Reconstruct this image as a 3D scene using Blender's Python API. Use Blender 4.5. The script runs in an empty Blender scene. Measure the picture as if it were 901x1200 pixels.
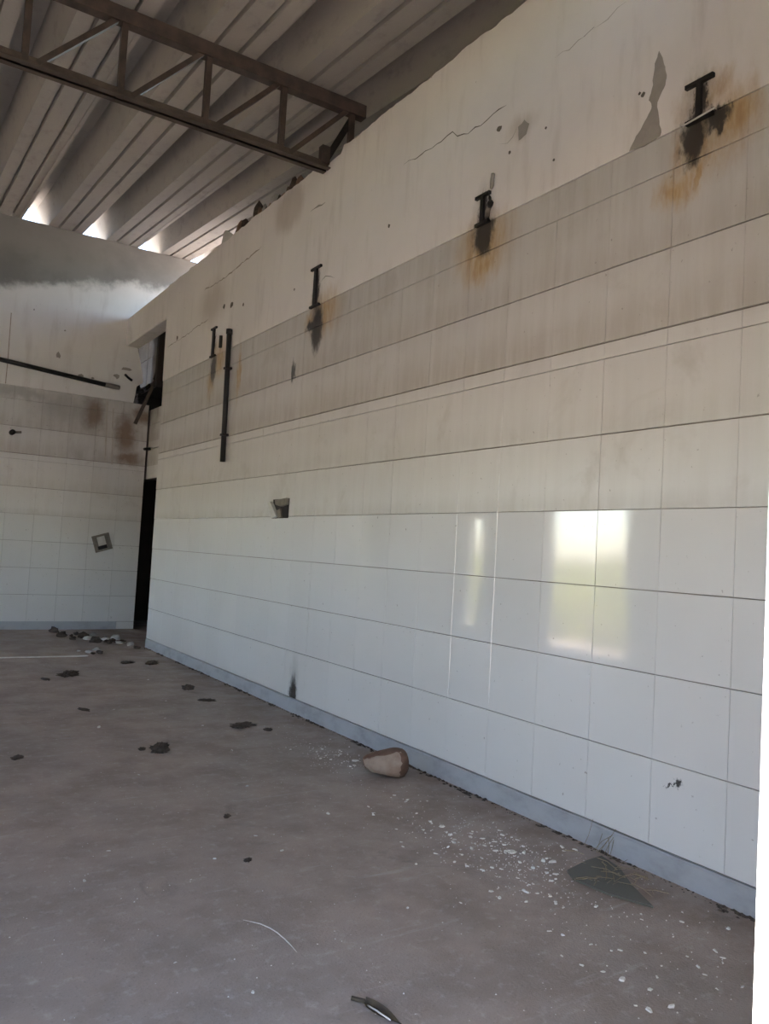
import bpy, math, random
from mathutils import Vector, Matrix
from mathutils import noise as mnoise

random.seed(7)
scene = bpy.context.scene
COL = scene.collection

# ------------------------------------------------------------------ camera
yaw, pitch, roll = 0.571186, 0.0520209, 0.0558265
F_PX = 933.6
fw = Vector((math.sin(yaw)*math.cos(pitch), math.cos(yaw)*math.cos(pitch), math.sin(pitch)))
rt = Vector((math.cos(yaw), -math.sin(yaw), 0))
up = rt.cross(fw)
rt2 = rt*math.cos(roll) + up*math.sin(roll)
up2 = -rt*math.sin(roll) + up*math.cos(roll)
cd = bpy.data.cameras.new('camera')
cam = bpy.data.objects.new('camera', cd); COL.objects.link(cam)
cd.sensor_fit = 'VERTICAL'; cd.sensor_height = 36; cd.sensor_width = 27.03
cd.lens = F_PX/1200*36
cd.clip_start = 0.02; cd.clip_end = 300
M = Matrix((rt2, up2, -fw)).transposed().to_4x4()
M.translation = Vector((0, 0, 1.25))
cam.matrix_world = M
scene.camera = cam

# ------------------------------------------------------------------ sky, sun, exposure
world = bpy.data.worlds.new('sky'); scene.world = world
world.use_nodes = True
wn = world.node_tree.nodes; wl = world.node_tree.links
bg = wn['Background']
sky = wn.new('ShaderNodeTexSky')
sky.sky_type = 'NISHITA'
sky.sun_disc = False
sky.sun_elevation = math.radians(58)
sky.sun_rotation = math.radians(253)
sky.air_density = 1.0; sky.dust_density = 1.2; sky.ozone_density = 1.0
wl.new(sky.outputs[0], bg.inputs[0])
bg.inputs[1].default_value = 0.12

sd = bpy.data.lights.new('sun', 'SUN')
sd.energy = 6.5; sd.angle = math.radians(0.6); sd.color = (1.0, 0.96, 0.90)
sun = bpy.data.objects.new('sun', sd); COL.objects.link(sun)
sun.location = (-8, -3, 14)
SUN_DIR = Vector((0.50, 0.15, -0.85)).normalized()
sun.rotation_euler = SUN_DIR.to_track_quat('-Z', 'Y').to_euler()

vs = scene.view_settings
vs.view_transform = 'Standard'; vs.look = 'None'; vs.gamma = 1.0
vs.use_curve_mapping = False
vs.exposure = 4.25

# ------------------------------------------------------------------ materials
class NT:
    def __init__(s, name):
        m = bpy.data.materials.new(name); m.use_nodes = True
        s.m = m; s.t = m.node_tree; s.n = s.t.nodes; s.l = s.t.links
        s.b = s.n['Principled BSDF']; s._geo = None; s._obj = None
    def put(s, sock, v):
        if v is None: return
        if hasattr(v, 'is_linked') or isinstance(v, bpy.types.NodeSocket): s.l.new(v, sock)
        else:
            if isinstance(v, (tuple, list)) and len(v) == 3 and sock.type == 'RGBA': v = (*v, 1)
            sock.default_value = v
    def pos(s):
        if s._geo is None: s._geo = s.n.new('ShaderNodeNewGeometry')
        return s._geo.outputs['Position']
    def objpos(s):
        if s._obj is None: s._obj = s.n.new('ShaderNodeTexCoord')
        return s._obj.outputs['Object']
    def rnd(s): return s.n.new('ShaderNodeObjectInfo').outputs['Random']
    def vm(s, op, a, b=None, c=None):
        n = s.n.new('ShaderNodeVectorMath'); n.operation = op
        s.put(n.inputs[0], a)
        if b is not None: s.put(n.inputs[1], b)
        if c is not None: s.put(n.inputs[2], c)
        return n.outputs['Value'] if op in ('LENGTH', 'DISTANCE', 'DOT_PRODUCT') else n.outputs[0]
    def ma(s, op, a, b=None, clamp=False):
        n = s.n.new('ShaderNodeMath'); n.operation = op; n.use_clamp = clamp
        s.put(n.inputs[0], a)
        if b is not None: s.put(n.inputs[1], b)
        return n.outputs[0]
    def noise(s, vec, scale, detail=4, rough=.55, dist=0, stretch=None):
        if stretch: vec = s.vm('MULTIPLY', vec, stretch)
        n = s.n.new('ShaderNodeTexNoise')
        s.l.new(vec, n.inputs['Vector']); n.inputs['Scale'].default_value = scale
        n.inputs['Detail'].default_value = detail; n.inputs['Roughness'].default_value = rough
        n.inputs['Distortion'].default_value = dist
        return n
    def mr(s, v, a, b, c=0., d=1., smooth=True):
        n = s.n.new('ShaderNodeMapRange'); n.interpolation_type = 'SMOOTHSTEP' if smooth else 'LINEAR'
        s.put(n.inputs[0], v)
        for i, q in enumerate((a, b, c, d)): s.put(n.inputs[i+1], q)
        return n.outputs[0]
    def mix(s, f, a, b, blend='MIX'):
        n = s.n.new('ShaderNodeMix'); n.data_type = 'RGBA'; n.blend_type = blend
        s.put(n.inputs[0], f); s.put(n.inputs[6], a); s.put(n.inputs[7], b)
        return n.outputs[2]
    def comp(s, axis):
        n = s.n.new('ShaderNodeSeparateXYZ'); s.l.new(s.pos(), n.inputs[0]); return n.outputs[axis]
    def bump(s, h, strength=.3, dist=.01):
        n = s.n.new('ShaderNodeBump'); n.inputs['Strength'].default_value = strength
        n.inputs['Distance'].default_value = dist
        s.l.new(h, n.inputs['Height']); s.l.new(n.outputs[0], s.b.inputs['Normal'])
    def fin(s, col=None, rough=None, spec=None, metal=None):
        s.put(s.b.inputs['Base Color'], col)
        s.put(s.b.inputs['Roughness'], rough)
        s.put(s.b.inputs['Specular IOR Level'], spec)
        s.put(s.b.inputs['Metallic'], metal)
        return s.m

def simple(name, a, b, scale=8, rough=.8, stretch=None, metal=0, bump=0, obj=False, spec=.4, lo=.3, hi=.7):
    t = NT(name); v = t.objpos() if obj else t.pos()
    n = t.noise(v, scale, 5, .6, stretch=stretch)
    c = t.mix(t.mr(n.outputs[0], lo, hi), a, b)
    if bump: t.bump(n.outputs[0], bump, .01)
    return t.fin(c, rough, spec, metal)

def blob(t, P, c, s, a=1.0, b=.25):
    """soft elliptic mark centred on c (y,z) of half-size s"""
    q = t.vm('MULTIPLY_ADD', P, (0, 1/s[0], 1/s[1]), (0, -c[0]/s[0], -c[1]/s[1]))
    return t.mr(t.vm('LENGTH', q), b, a, 1., 0.)
def union(t, L):
    r = L[0]
    for x in L[1:]: r = t.ma('MAXIMUM', r, x)
    return r

# rust runs and soot left on the wall by the sawn-off beam stubs (y, z, half-size y, half-size z)
RUST = [((2.09, 3.05), (.17, .20)), ((2.19, 2.90), (.12, .13)), ((2.09, 2.92), (.045, .16)), ((1.92, 3.10), (.16, .20)), ((2.05, 3.24), (.17, .12)),
        ((3.49, 3.04), (.32, .24)), ((3.50, 2.94), (.24, .16)),
        ((5.40, 3.08), (.32, .22)), ((5.64, 3.06), (.10, .12)), ((7.60, 3.12), (.22, .24)), ((7.80, 2.90), (.14, .20)), ((7.06, 2.90), (.06, .34))]
SOOT = [((2.115, 3.08), (.080, .13)), ((2.00, 3.120), (.065, .065)), ((2.085, 3.24), (.040, .11)), ((3.505, 3.25), (.045, .11)),
        ((3.50, 3.09), (.105, .13)), ((5.51, 2.97), (.10, .22)), ((5.62, 3.02), (.09, .05)), ((7.76, 3.03), (.09, .16)), ((7.78, 3.30), (.06, .16)), ((5.55, 3.3), (.065, .20)),
        ((5.885, 2.70), (.045, .10)), ((5.54, .08), (.07, .22)), ((2.08, .387), (.020, .020)), ((2.115, .362), (.03, .008))]
HAZE = [((5.54, .15), (.10, .36)), ((2.09, 3.20), (.12, .26)), ((3.50, 3.20), (.12, .26)), ((5.53, 3.1), (.13, .34)), ((7.77, 3.1), (.13, .34))]

def stains(t, base, rust_amt=.9):
    nz = t.noise(t.pos(), 7, 5, .65, stretch=(1, 1.6, .7))
    P = t.vm('MULTIPLY_ADD', t.vm('SUBTRACT', nz.outputs['Color'], (.5, .5, .5)), (.0, .22, .26), t.pos())
    r = union(t, [blob(t, P, c, s, 1.1, .15) for c, s in RUST])
    f = t.noise(t.pos(), 22, 4, .6, stretch=(1, 1, .3))
    r = t.ma('MULTIPLY', r, t.mr(f.outputs[0], .25, .55, .55, 1.))
    rc = t.mix(t.mr(f.outputs[0], .4, .7), (.47, .325, .155), (.37, .215, .08))
    c = t.mix(t.ma('MULTIPLY', r, rust_amt), base, rc)
    P2 = t.vm('MULTIPLY_ADD', t.vm('SUBTRACT', nz.outputs['Color'], (.5, .5, .5)), (.0, .06, .10), t.pos())
    f2 = t.noise(t.pos(), 34, 5, .7, stretch=(1, 1, .45))
    P2 = t.vm('MULTIPLY_ADD', t.vm('SUBTRACT', f2.outputs['Color'], (.5, .5, .5)), (.0, .11, .16), P2)
    k = union(t, [blob(t, P2, c_, s, 1.1, .55) for c_, s in SOOT])
    c = t.mix(t.ma('MULTIPLY', k, .93), c, (.012, .011, .012))
    hz = union(t, [blob(t, P2, c_, s, 1.1, .1) for c_, s in HAZE])
    return t.mix(t.ma('MULTIPLY', hz, .35), c, (.05, .043, .04))

def mat_tile(name, wall_stains):
    t = NT(name)
    z = t.comp(2)
    st = t.noise(t.pos(), 7, 5, .65, stretch=(2.2, 2.2, .22))
    st2 = t.noise(t.pos(), 1.3, 3, .5)
    sp = t.noise(t.pos(), 38, 3, .5)
    hi = t.mr(z, 1.502, 1.508)                      # glaze is dulled by dust on the upper courses
    hi2 = t.mr(z, 2.2, 3.1)
    g = t.ma('MULTIPLY', t.mr(st.outputs[0], .35, .75), t.ma('ADD', t.ma('MULTIPLY', hi, .11), t.ma('MULTIPLY', hi2, .13)))
    g = t.ma('ADD', g, t.ma('MULTIPLY', t.mr(st2.outputs[0], .35, .7), .10))
    g = t.ma('ADD', g, t.ma('ADD', t.ma('MULTIPLY', hi, .06), t.ma('MULTIPLY', hi2, .16)), clamp=True)
    c = t.mix(t.mr(t.rnd(), 0, 1, 0, 1, False), (.675, .662, .64), (.655, .643, .622))
    # soot-grey film on the top courses, grime that settled above the ledge-like joints
    led = t.ma('MULTIPLY', t.mr(z, 2.285, 2.292), t.mr(z, 2.30, 2.56, .55, 0.))
    led = t.ma('MAXIMUM', led, t.ma('MULTIPLY', t.mr(z, 1.852, 1.858), t.mr(z, 1.87, 2.05, .22, 0.)))
    led = t.ma('MAXIMUM', led, t.ma('MULTIPLY', t.mr(z, 1.502, 1.507), t.mr(z, 1.51, 1.62, .28, 0.)))
    led = t.ma('MAXIMUM', led, t.ma('MULTIPLY', t.mr(z, 2.635, 2.642), t.mr(z, 2.65, 2.85, .30, 0.)))
    led = t.ma('MULTIPLY', led, t.mr(st.outputs[0], .25, .6, .55, 1.))
    g = t.ma('ADD', g, t.ma('ADD', led, t.mr(z, 2.2, 2.7, 0., .16)), clamp=True)
    c = t.mix(g, c, (.40, .365, .32))
    c = t.mix(t.mr(sp.outputs[0], .695, .75, 0, .55), c, (.20, .17, .14))
    sm = t.noise(t.pos(), 2.2, 5, .65, .6)
    c = t.mix(t.ma('MULTIPLY', t.mr(sm.outputs[0], .52, .74, 0, .30), hi), c, (.33, .29, .24))
    if wall_stains: c = stains(t, c)
    else:
        # rust and damp on the back wall below the broken corner
        nz = t.noise(t.pos(), 5, 5, .65)
        P = t.vm('MULTIPLY_ADD', t.vm('SUBTRACT', nz.outputs['Color'], (.5, .5, .5)), (.28, .0, .28), t.pos())
        def bl(cx, cz, sx, sz, a=1.1, b=.2):
            q = t.vm('MULTIPLY_ADD', P, (1/sx, 0, 1/sz), (-cx/sx, 0, -cz/sz))
            return t.mr(t.vm('LENGTH', q), b, a, 1., 0.)
        r = union(t, [bl(2.45, 2.95, .22, .28), bl(2.9, 2.72, .20, .42), bl(2.95, 2.38, .25, .14), bl(3.1, 3.0, .16, .2)])
        c = t.mix(t.ma('MULTIPLY', r, .85), c, (.17, .095, .045))
        k = union(t, [bl(2.1, 2.95, .55, .30), bl(1.45, 3.08, .7, .12)])
        c = t.mix(t.ma('MULTIPLY', k, .45), c, (.20, .18, .16))
    ro = t.ma('ADD', t.mr(hi, 0, 1, .045, .28, False), t.ma('MULTIPLY', g, .25))
    wav = t.noise(t.pos(), 5.5, 2, .4, stretch=(1, 1.5, .6))
    t.bump(wav.outputs[0], .06, .004)
    return t.fin(c, ro, .75)

def mat_paint(name, a, b, wall_stains):
    t = NT(name)
    n1 = t.noise(t.pos(), 1.1, 5, .6); n2 = t.noise(t.pos(), 4, 5, .6, stretch=(2, 2, .35)); sp = t.noise(t.pos(), 26, 3, .5)
    c = t.mix(t.mr(n1.outputs[0], .35, .7), a, b)
    c = t.mix(t.mr(n2.outputs[0], .5, .8, 0, .30), c, (.36, .30, .25))
    c = t.mix(t.mr(sp.outputs[0], .735, .79, 0, .55), c, (.16, .14, .12))
    if wall_stains:
        P = t.vm('MULTIPLY_ADD', t.vm('SUBTRACT', n2.outputs['Color'], (.5, .5, .5)), (.0, .25, .2), t.pos())
        dirt = union(t, [blob(t, P, (6.15, 4.15), (.34, .24), 1.1, .5), blob(t, P, (7.9, 3.75), (.5, .3), 1.2, .2), blob(t, P, (3.22, 3.62), (.16, .10), 1.1, .2)])
        c = t.mix(t.ma('MULTIPLY', dirt, .45), c, (.36, .285, .22))
        c = stains(t, c, .75)
    else:
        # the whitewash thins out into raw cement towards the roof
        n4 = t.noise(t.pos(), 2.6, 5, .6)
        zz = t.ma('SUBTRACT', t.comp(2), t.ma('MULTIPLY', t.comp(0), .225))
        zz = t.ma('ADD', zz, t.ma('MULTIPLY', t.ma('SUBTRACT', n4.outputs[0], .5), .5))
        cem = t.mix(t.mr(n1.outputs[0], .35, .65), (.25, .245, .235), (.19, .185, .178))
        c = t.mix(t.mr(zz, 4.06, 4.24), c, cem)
    t.bump(t.noise(t.pos(), 30, 4, .6).outputs[0], .15, .004)
    return t.fin(c, .75, .3)

def mat_floor():
    t = NT('worn_concrete')
    a = t.noise(t.pos(), .55, 5, .6); b = t.noise(t.pos(), 3.0, 6, .65); f = t.noise(t.pos(), 22, 5, .7)
    g = t.noise(t.pos(), 110, 3, .6); sc = t.noise(t.pos(), 4, 5, .7, stretch=(.35, 3.0, 1))
    c = t.mix(t.mr(a.outputs[0], .36, .64), (.375, .295, .248), (.315, .264, .232))
    c = t.mix(t.mr(b.outputs[0], .38, .68, 0, .60), c, (.238, .19, .158))
    c = t.mix(t.mr(f.outputs[0], .52, .72, 0, .55), c, (.48, .425, .385))
    c = t.mix(t.mr(g.outputs[0], .60, .70, 0, .50), c, (.15, .128, .112))
    c = t.mix(t.mr(sc.outputs[0], .58, .72, 0, .45), c, (.50, .46, .43))
    bl = t.noise(t.pos(), 1.7, 6, .7, 1.2)
    c = t.mix(t.mr(bl.outputs[0], .58, .70, 0, .60), c, (.185, .155, .135))
    x = t.comp(0)
    dirt = t.ma('MULTIPLY', t.mr(x, 2.35, 2.8), t.mr(b.outputs[0], .35, .6))
    c = t.mix(t.ma('MULTIPLY', dirt, .55), c, (.22, .155, .115))
    h = t.ma('ADD', t.ma('MULTIPLY', f.outputs[0], .6), g.outputs[0])
    t.bump(h, .30, .006)
    return t.fin(c, t.mr(b.outputs[0], .3, .7, .50, .72), .35)

def mat_roof():
    t = NT('fibre_cement')
    a = t.noise(t.pos(), .9, 5, .6, stretch=(1, .25, 1)); b = t.noise(t.pos(), 9, 5, .65, stretch=(1, .5, 1)); d = t.noise(t.pos(), 45, 3, .6)
    c = t.mix(t.mr(a.outputs[0], .35, .65), (.42, .385, .35), (.345, .33, .315))
    c = t.mix(t.mr(b.outputs[0], .5, .75, 0, .5), c, (.23, .215, .20))
    c = t.mix(t.mr(d.outputs[0], .6, .75, 0, .3), c, (.55, .51, .48))
    t.bump(d.outputs[0], .15, .003)
    return t.fin(c, .85, .25)

TILE_R = mat_tile('white_glazed_tile', True)
TILE_B = mat_tile('white_glazed_tile_stained', False)
PAINT_R = mat_paint('beige_wall_paint', (.78, .735, .70), (.72, .675, .645), True)
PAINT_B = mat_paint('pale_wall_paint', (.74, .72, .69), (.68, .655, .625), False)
PLASTER = simple('bare_plaster', (.36, .325, .29), (.28, .255, .23), 6, .85, bump=.1)
RENDER_GREY = simple('raw_cement_render', (.40, .385, .365), (.31, .30, .285), 3, .9, bump=.15)
GROUT = simple('dirty_grout', (.20, .175, .15), (.32, .29, .255), 3, .95)
FLOOR = mat_floor()
ROOF = mat_roof()
KERB = simple('grey_skirting_paint', (.38, .385, .40), (.27, .27, .275), 5, .6, stretch=(1, 1, 2), bump=.1, lo=.4, hi=.8)
STEEL = simple('dark_brown_steel', (.045, .036, .032), (.085, .062, .050), 9, .55, spec=.4)
STEEL_B = simple('rusted_chord_steel', (.10, .078, .062), (.055, .042, .036), 7, .6, spec=.4)
BLACK = simple('black_iron', (.010, .009, .009), (.022, .018, .016), 20, .6)
BLACKPIPE = simple('black_pipe_plastic', (.012, .011, .011), (.02, .019, .018), 10, .45)
GREYBLOCK = simple('grey_painted_block', (.19, .175, .17), (.14, .13, .125), 4, .85, bump=.1)
DARKWOOD = simple('dark_wood', (.035, .028, .025), (.05, .04, .036), 5, .8, stretch=(6, 6, .6))
DARKROOM = simple('near_black', (.03, .027, .025), (.02, .018, .017), 3, .95)  # near black, puts the unlit room's shade into the colour
STONE = simple('brown_stone', (.20, .115, .078), (.10, .055, .038), 7, .85, bump=.5, obj=True)
STONE_F = simple('pale_stone_face', (.36, .275, .215), (.25, .165, .12), 9, .85, bump=.4, obj=True)
CLUMP = simple('dark_dung', (.045, .033, .026), (.095, .072, .056), 30, .95, bump=.6, obj=True)
CHIP = simple('white_plaster_chip', (.72, .70, .66), (.58, .55, .51), 60, .8, obj=True)
SHARD = NT('green_bottle_glass').fin((.105, .10, .08), .5, .4)
STRAW = simple('dry_straw', (.30, .24, .15), (.20, .15, .09), 20, .9)
THREAD = simple('white_plastic_strip', (.62, .60, .55), (.5, .48, .44), 20, .6)
LEAF = simple('dry_leaf', (.075, .055, .030), (.045, .034, .024), 25, .8, obj=True)
BRICK = simple('broken_brick', (.26, .16, .11), (.15, .10, .075), 20, .95, bump=.4, obj=True)
PLATE = simple('grey_box_cover', (.24, .215, .18), (.16, .14, .115), 14, .6)
PLATE_W = simple('white_socket_plastic', (.62, .60, .55), (.52, .50, .46), 14, .5)
JAMB = simple('white_jamb_paint', (.80, .79, .77), (.74, .73, .71), 4, .6)
GRASS = simple('yellow_green_grass', (.36, .40, .09), (.50, .46, .17), 1.5, .7)
GROUND = simple('dry_yard_soil', (.318, .252, .212), (.275, .230, .192), .7, .95)  # unseen yard, tinted for the bounce light it sends onto the walls

# ------------------------------------------------------------------ mesh helpers
class MB:
    def __init__(s): s.v = []; s.f = []
    def add(s, vs, fs):
        k = len(s.v); s.v += [tuple(q) for q in vs]; s.f += [tuple(i+k for i in f) for f in fs]; return s
    def box(s, a, b):
        x0, y0, z0 = a; x1, y1, z1 = b
        return s.add([(x0,y0,z0),(x1,y0,z0),(x1,y1,z0),(x0,y1,z0),(x0,y0,z1),(x1,y0,z1),(x1,y1,z1),(x0,y1,z1)],
                     [(0,3,2,1),(4,5,6,7),(0,1,5,4),(1,2,6,5),(2,3,7,6),(3,0,4,7)])
    def bar(s, a, b, w, h=None, upv=(0, 0, 1)):
        h = h or w; a = Vector(a); b = Vector(b); d = (b-a).normalized(); u = Vector(upv)
        if abs(d.dot(u)) > .99: u = Vector((0, 1, 0))
        sd = d.cross(u).normalized(); u = sd.cross(d)
        o = [(-1,-1),(1,-1),(1,1),(-1,1)]
        return s.add([p+sd*i*w/2+u*j*h/2 for p in (a, b) for i, j in o],
                     [(3,2,1,0),(4,5,6,7),(0,1,5,4),(1,2,6,5),(2,3,7,6),(3,0,4,7)])
    def tube(s, pts, r, n=10):
        P = [Vector(p) for p in pts]; R = r if isinstance(r, (list, tuple)) else [r]*len(P)
        vs = []
        for i, p in enumerate(P):
            d = (P[min(i+1, len(P)-1)]-P[max(i-1, 0)]).normalized()
            u = Vector((0, 0, 1)) if abs(d.z) < .9 else Vector((0, 1, 0))
            a = d.cross(u).normalized(); b = a.cross(d)
            vs += [p+(a*math.cos(6.28318*k/n)+b*math.sin(6.28318*k/n))*R[i] for k in range(n)]
        fs = [(i*n+k, i*n+(k+1) % n, (i+1)*n+(k+1) % n, (i+1)*n+k) for i in range(len(P)-1) for k in range(n)]
        fs += [tuple(range(n))[::-1], tuple((len(P)-1)*n+k for k in range(n))]
        return s.add(vs, fs)
    def prism(s, poly, axis, a, b):
        """closed polygon swept along axis (0 x, 1 y, 2 z) from a to b"""
        def mk(p, t):
            q = list(p); q.insert(axis, t); return tuple(q)
        n = len(poly)
        vs = [mk(p, a) for p in poly]+[mk(p, b) for p in poly]
        fs = [tuple(range(n)), tuple(range(2*n-1, n-1, -1))]+[(i, i+n, (i+1) % n+n, (i+1) % n) for i in range(n)]
        return s.add(vs, fs)
    def mesh(s, name, mat, smooth=False, fix=True):
        me = bpy.data.meshes.new(name); me.from_pydata(s.v, [], s.f)
        if fix:
            import bmesh
            bm = bmesh.new(); bm.from_mesh(me); bmesh.ops.recalc_face_normals(bm, faces=bm.faces); bm.to_mesh(me); bm.free()
        me.materials.append(mat)
        if smooth:
            for p in me.polygons: p.use_smooth = True
        return me
    def build(s, name, mat, parent=None, smooth=False, loc=None, fix=True):
        return link(name, s.mesh(name, mat, smooth, fix), parent, loc)

def link(name, data, parent=None, loc=None, rot=None):
    o = bpy.data.objects.new(name, data); COL.objects.link(o)
    if parent: o.parent = parent
    if loc: o.location = loc
    if rot: o.rotation_euler = rot
    return o
def tag(o, label, cat, group=None, kind=None):
    o['label'] = label; o['category'] = cat
    if group: o['group'] = group
    if kind: o['kind'] = kind
    return o
def struct(o, label=None, cat=None):
    o['kind'] = 'structure'
    if label: o['label'] = label
    if cat: o['category'] = cat
    return o
def thing(name, loc, label, cat, group=None):
    return tag(link(name, None, None, loc), label, cat, group)
def rel(loc, pts): return [tuple(Vector(p)-Vector(loc)) for p in pts]

XW, YB, XL = 2.815, 11.3, -3.2          # right wall face, back wall face, left wall face
ZT = 4.33                               # top of the right wall
ROWS = [.105, .455, .805, 1.155, 1.505, 1.857, 2.213, 2.29, 2.64, 2.99, 3.162]
def roof_z(y): return 5.375-.089*(YB-y)

# ------------------------------------------------------------------ floor, yard
o = MB().box((XL-.15, .28, -.12), (4.42, 12.7, 0)).build('floor', FLOOR)
struct(o, 'worn brown grey concrete floor strewn with chips', 'floor')
o = MB().add([(-70, -70, -.14), (70, -70, -.14), (70, 70, -.14), (-70, 70, -.14)], [(0, 1, 2, 3)]).build('ground', GROUND)
struct(o, 'dry yard soil outside the building, invented to fit the light', 'ground')

# ------------------------------------------------------------------ right wall
core = MB().prism([(.28, 0), (9.385, 0), (9.475, ZT-.03), (.28, ZT-.03)], 0, XW+.012, XW+.19).build('wall_right', GROUT)
struct(core, 'long wall of white glazed tiles with beige paint above', 'wall')

def tile_mesh(w, h, mat, axis):
    """glazed tile with eased edges, front towards -x (axis 0) or -y (axis 1), centred"""
    b = .0012; t = .011
    A = [(-w/2, -h/2), (w/2, -h/2), (w/2, h/2), (-w/2, h/2)]
    B = [(p[0]-math.copysign(b, p[0]), p[1]-math.copysign(b, p[1])) for p in A]
    L = [(t, p) for p in A]+[(.0015, p) for p in A]+[(0, p) for p in B]
    vs = [(d, p[0], p[1]) if axis == 0 else (p[0], d, p[1]) for d, p in L]
    fs = [(8, 9, 10, 11)]+[(i, (i+1) % 4, 4+(i+1) % 4, 4+i) for i in range(4)]+[(4+i, 4+(i+1) % 4, 8+(i+1) % 4, 8+i) for i in range(4)]
    return MB().add(vs, fs).mesh('tile', mat)
_cache = {}
GAPH = {.105: .004, .455: .0038, .805: .0038, 1.155: .0038, 1.505: .0028, 1.857: .0055, 2.213: .003, 2.29: .0075, 2.64: .0055, 2.99: .003, 3.162: .002}
def tile(parent, axis, c0, c1, z0, z1, mat, gap_v=.0012):
    z0 += GAPH.get(z0, .003)/2; z1 -= GAPH.get(z1, .003)/2; gap_h = 0
    w = round(c1-c0-gap_v, 4); h = round(z1-z0-gap_h, 4); k = (axis, w, h, mat.name)
    if k not in _cache: _cache[k] = tile_mesh(w, h, mat, axis)
    j = random.uniform(0, .0012); a = random.gauss(0, .0022); b = random.gauss(0, .0022)
    if axis == 0: link('tile', _cache[k], parent, (XW+j, (c0+c1)/2, (z0+z1)/2), (0, a, b))
    else: link('tile', _cache[k], parent, ((c0+c1)/2, YB+j, (z0+z1)/2), (a, 0, b))

ycols = [.5, .81]+[1.86-.35*2+.35*k for k in range(24)]
ycols = [y for y in ycols if y < 9.38]+[9.395]
for zi in range(len(ROWS)-1):
    for yi in range(len(ycols)-1):
        y1 = ycols[yi+1]
        if yi == len(ycols)-2: y1 = 9.39+.08*(ROWS[zi]/4.3)
        tile(core, 0, ycols[yi], y1, ROWS[zi], ROWS[zi+1], TILE_R, .0010 if zi < 4 else .0007)

# painted plaster above the tiles, crumbling along its top edge
top = []
y = .28
while y < 9.47:
    dz = mnoise.noise((y*3.1, 0, 0))*.022+mnoise.noise((y*11, 3, 0))*.014
    top.append((y, ZT+dz-(.05 if 5.25 < y < 5.62 else 0))); y += .045
top.append((9.475, ZT-.02))
poly = [(.28, 3.164), (9.452, 3.164)]+top[::-1]
MB().prism(poly, 0, XW-.004, XW+.012).build('plaster', PAINT_R, core)

def crack(pts, w, parent, mat, jag=.012, step=.05, x=XW-.0045):
    P = []
    for (a, b), (c, d) in zip(pts, pts[1:]):
        n = max(1, int(math.hypot(c-a, d-b)/step))
        for i in range(n):
            t = i/n; P.append((a+(c-a)*t+random.uniform(-jag, jag), b+(d-b)*t+random.uniform(-jag, jag)*.8))
    P.append(pts[-1])
    m = MB(); vs = []
    for i, (a, b) in enumerate(P):
        ww = w*(.35+random.random())*(.15 if i in (0, len(P)-1) else 1)
        vs += [(x, a, b-ww/2), (x, a+.002, b+ww/2)]
    fs = [(2*i, 2*i+2, 2*i+3, 2*i+1) for i in range(len(P)-1)]
    m.add(vs, fs).build('crack', mat, parent)
CRK = simple('crack_dark_brown', (.11, .095, .08), (.17, .145, .12), 20, .95)  # dark brown of the cracks and pock marks
CRK2 = simple('hairline_dirt', (.33, .28, .235), (.42, .37, .32), 20, .95)
crack([(4.383, 3.855), (4.118, 3.836), (3.834, 3.845), (3.789, 3.804), (3.68, 3.779), (3.524, 3.778), (3.341, 3.792)], .007, core, CRK)
crack([(2.983, 3.881), (2.873, 3.87), (2.76, 3.883)], .004, core, CRK2)
crack([(2.78, 3.885), (2.709, 3.899)], .022, core, PLASTER, .004)
crack([(2.709, 3.899), (2.628, 3.897), (2.51, 3.915)], .003, core, CRK2)
crack([(8.178, 3.955), (7.634, 3.933), (6.991, 3.968), (6.70, 3.99)], .013, core, CRK2)
crack([(6.752, 4.317), (6.726, 4.028), (6.714, 3.985)], .014, core, CRK2)
crack([(9.35, 3.557), (8.6, 3.575), (7.981, 3.60)], .010, core, CRK2)
crack([(5.728, 3.995), (5.60, 3.985), (5.481, 3.98)], .016, core, PLASTER)
crack([(5.47, 3.34), (5.40, 3.37), (5.33, 3.35), (5.25, 3.31)], .006, core, CRK)
crack([(3.40, 3.60), (3.33, 3.56), (3.25, 3.62)], .006, core, PLASTER)
def patch(name, pts, mat, parent, x=XW-.0052):
    for k in range(2):      # ragged outline
        q = []
        for (a, b), (c, d) in zip(pts, pts[1:]+pts[:1]):
            l = math.hypot(c-a, d-b)
            q += [(a, b), ((a+c)/2+random.gauss(0, .06)*l, (b+d)/2+random.gauss(0, .06)*l)]
        pts = q
    MB().prism(pts, 0, x, x+.003).build(name, mat, parent)
patch('bare_patch', [(2.31, 3.57), (2.279, 3.491), (2.263, 3.436), (2.274, 3.383), (2.308, 3.332), (2.295, 3.248), (2.285, 3.166), (2.458, 3.166), (2.421, 3.223), (2.375, 3.271), (2.34, 3.315), (2.356, 3.362), (2.335, 3.424), (2.331, 3.521)], PLASTER, core)
patch('bare_patch', [(3.24, 3.62), (3.19, 3.64), (3.15, 3.60), (3.17, 3.55), (3.23, 3.54)], PLASTER, core)
for (yy, zz, r) in [(2.39, 3.405, .012), (2.41, 3.42, .008), (4.52, 3.479, .016), (3.02, 3.52, .008), (2.95, 3.32, .009), (7.05, 3.53, .02), (9.0, 3.6, .03), (7.56, 3.63, .03), (7.35, 3.60, .035), (5.95, 3.40, .012), (3.4, 3.68, .02), (3.3, 3.50, .012)]:
    patch('pock_mark', [(yy+r*math.cos(a)*(.6+.6*random.random()), zz+r*math.sin(a)*(.6+.6*random.random())) for a in [k*6.283/7 for k in range(7)]], CRK, core)

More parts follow.
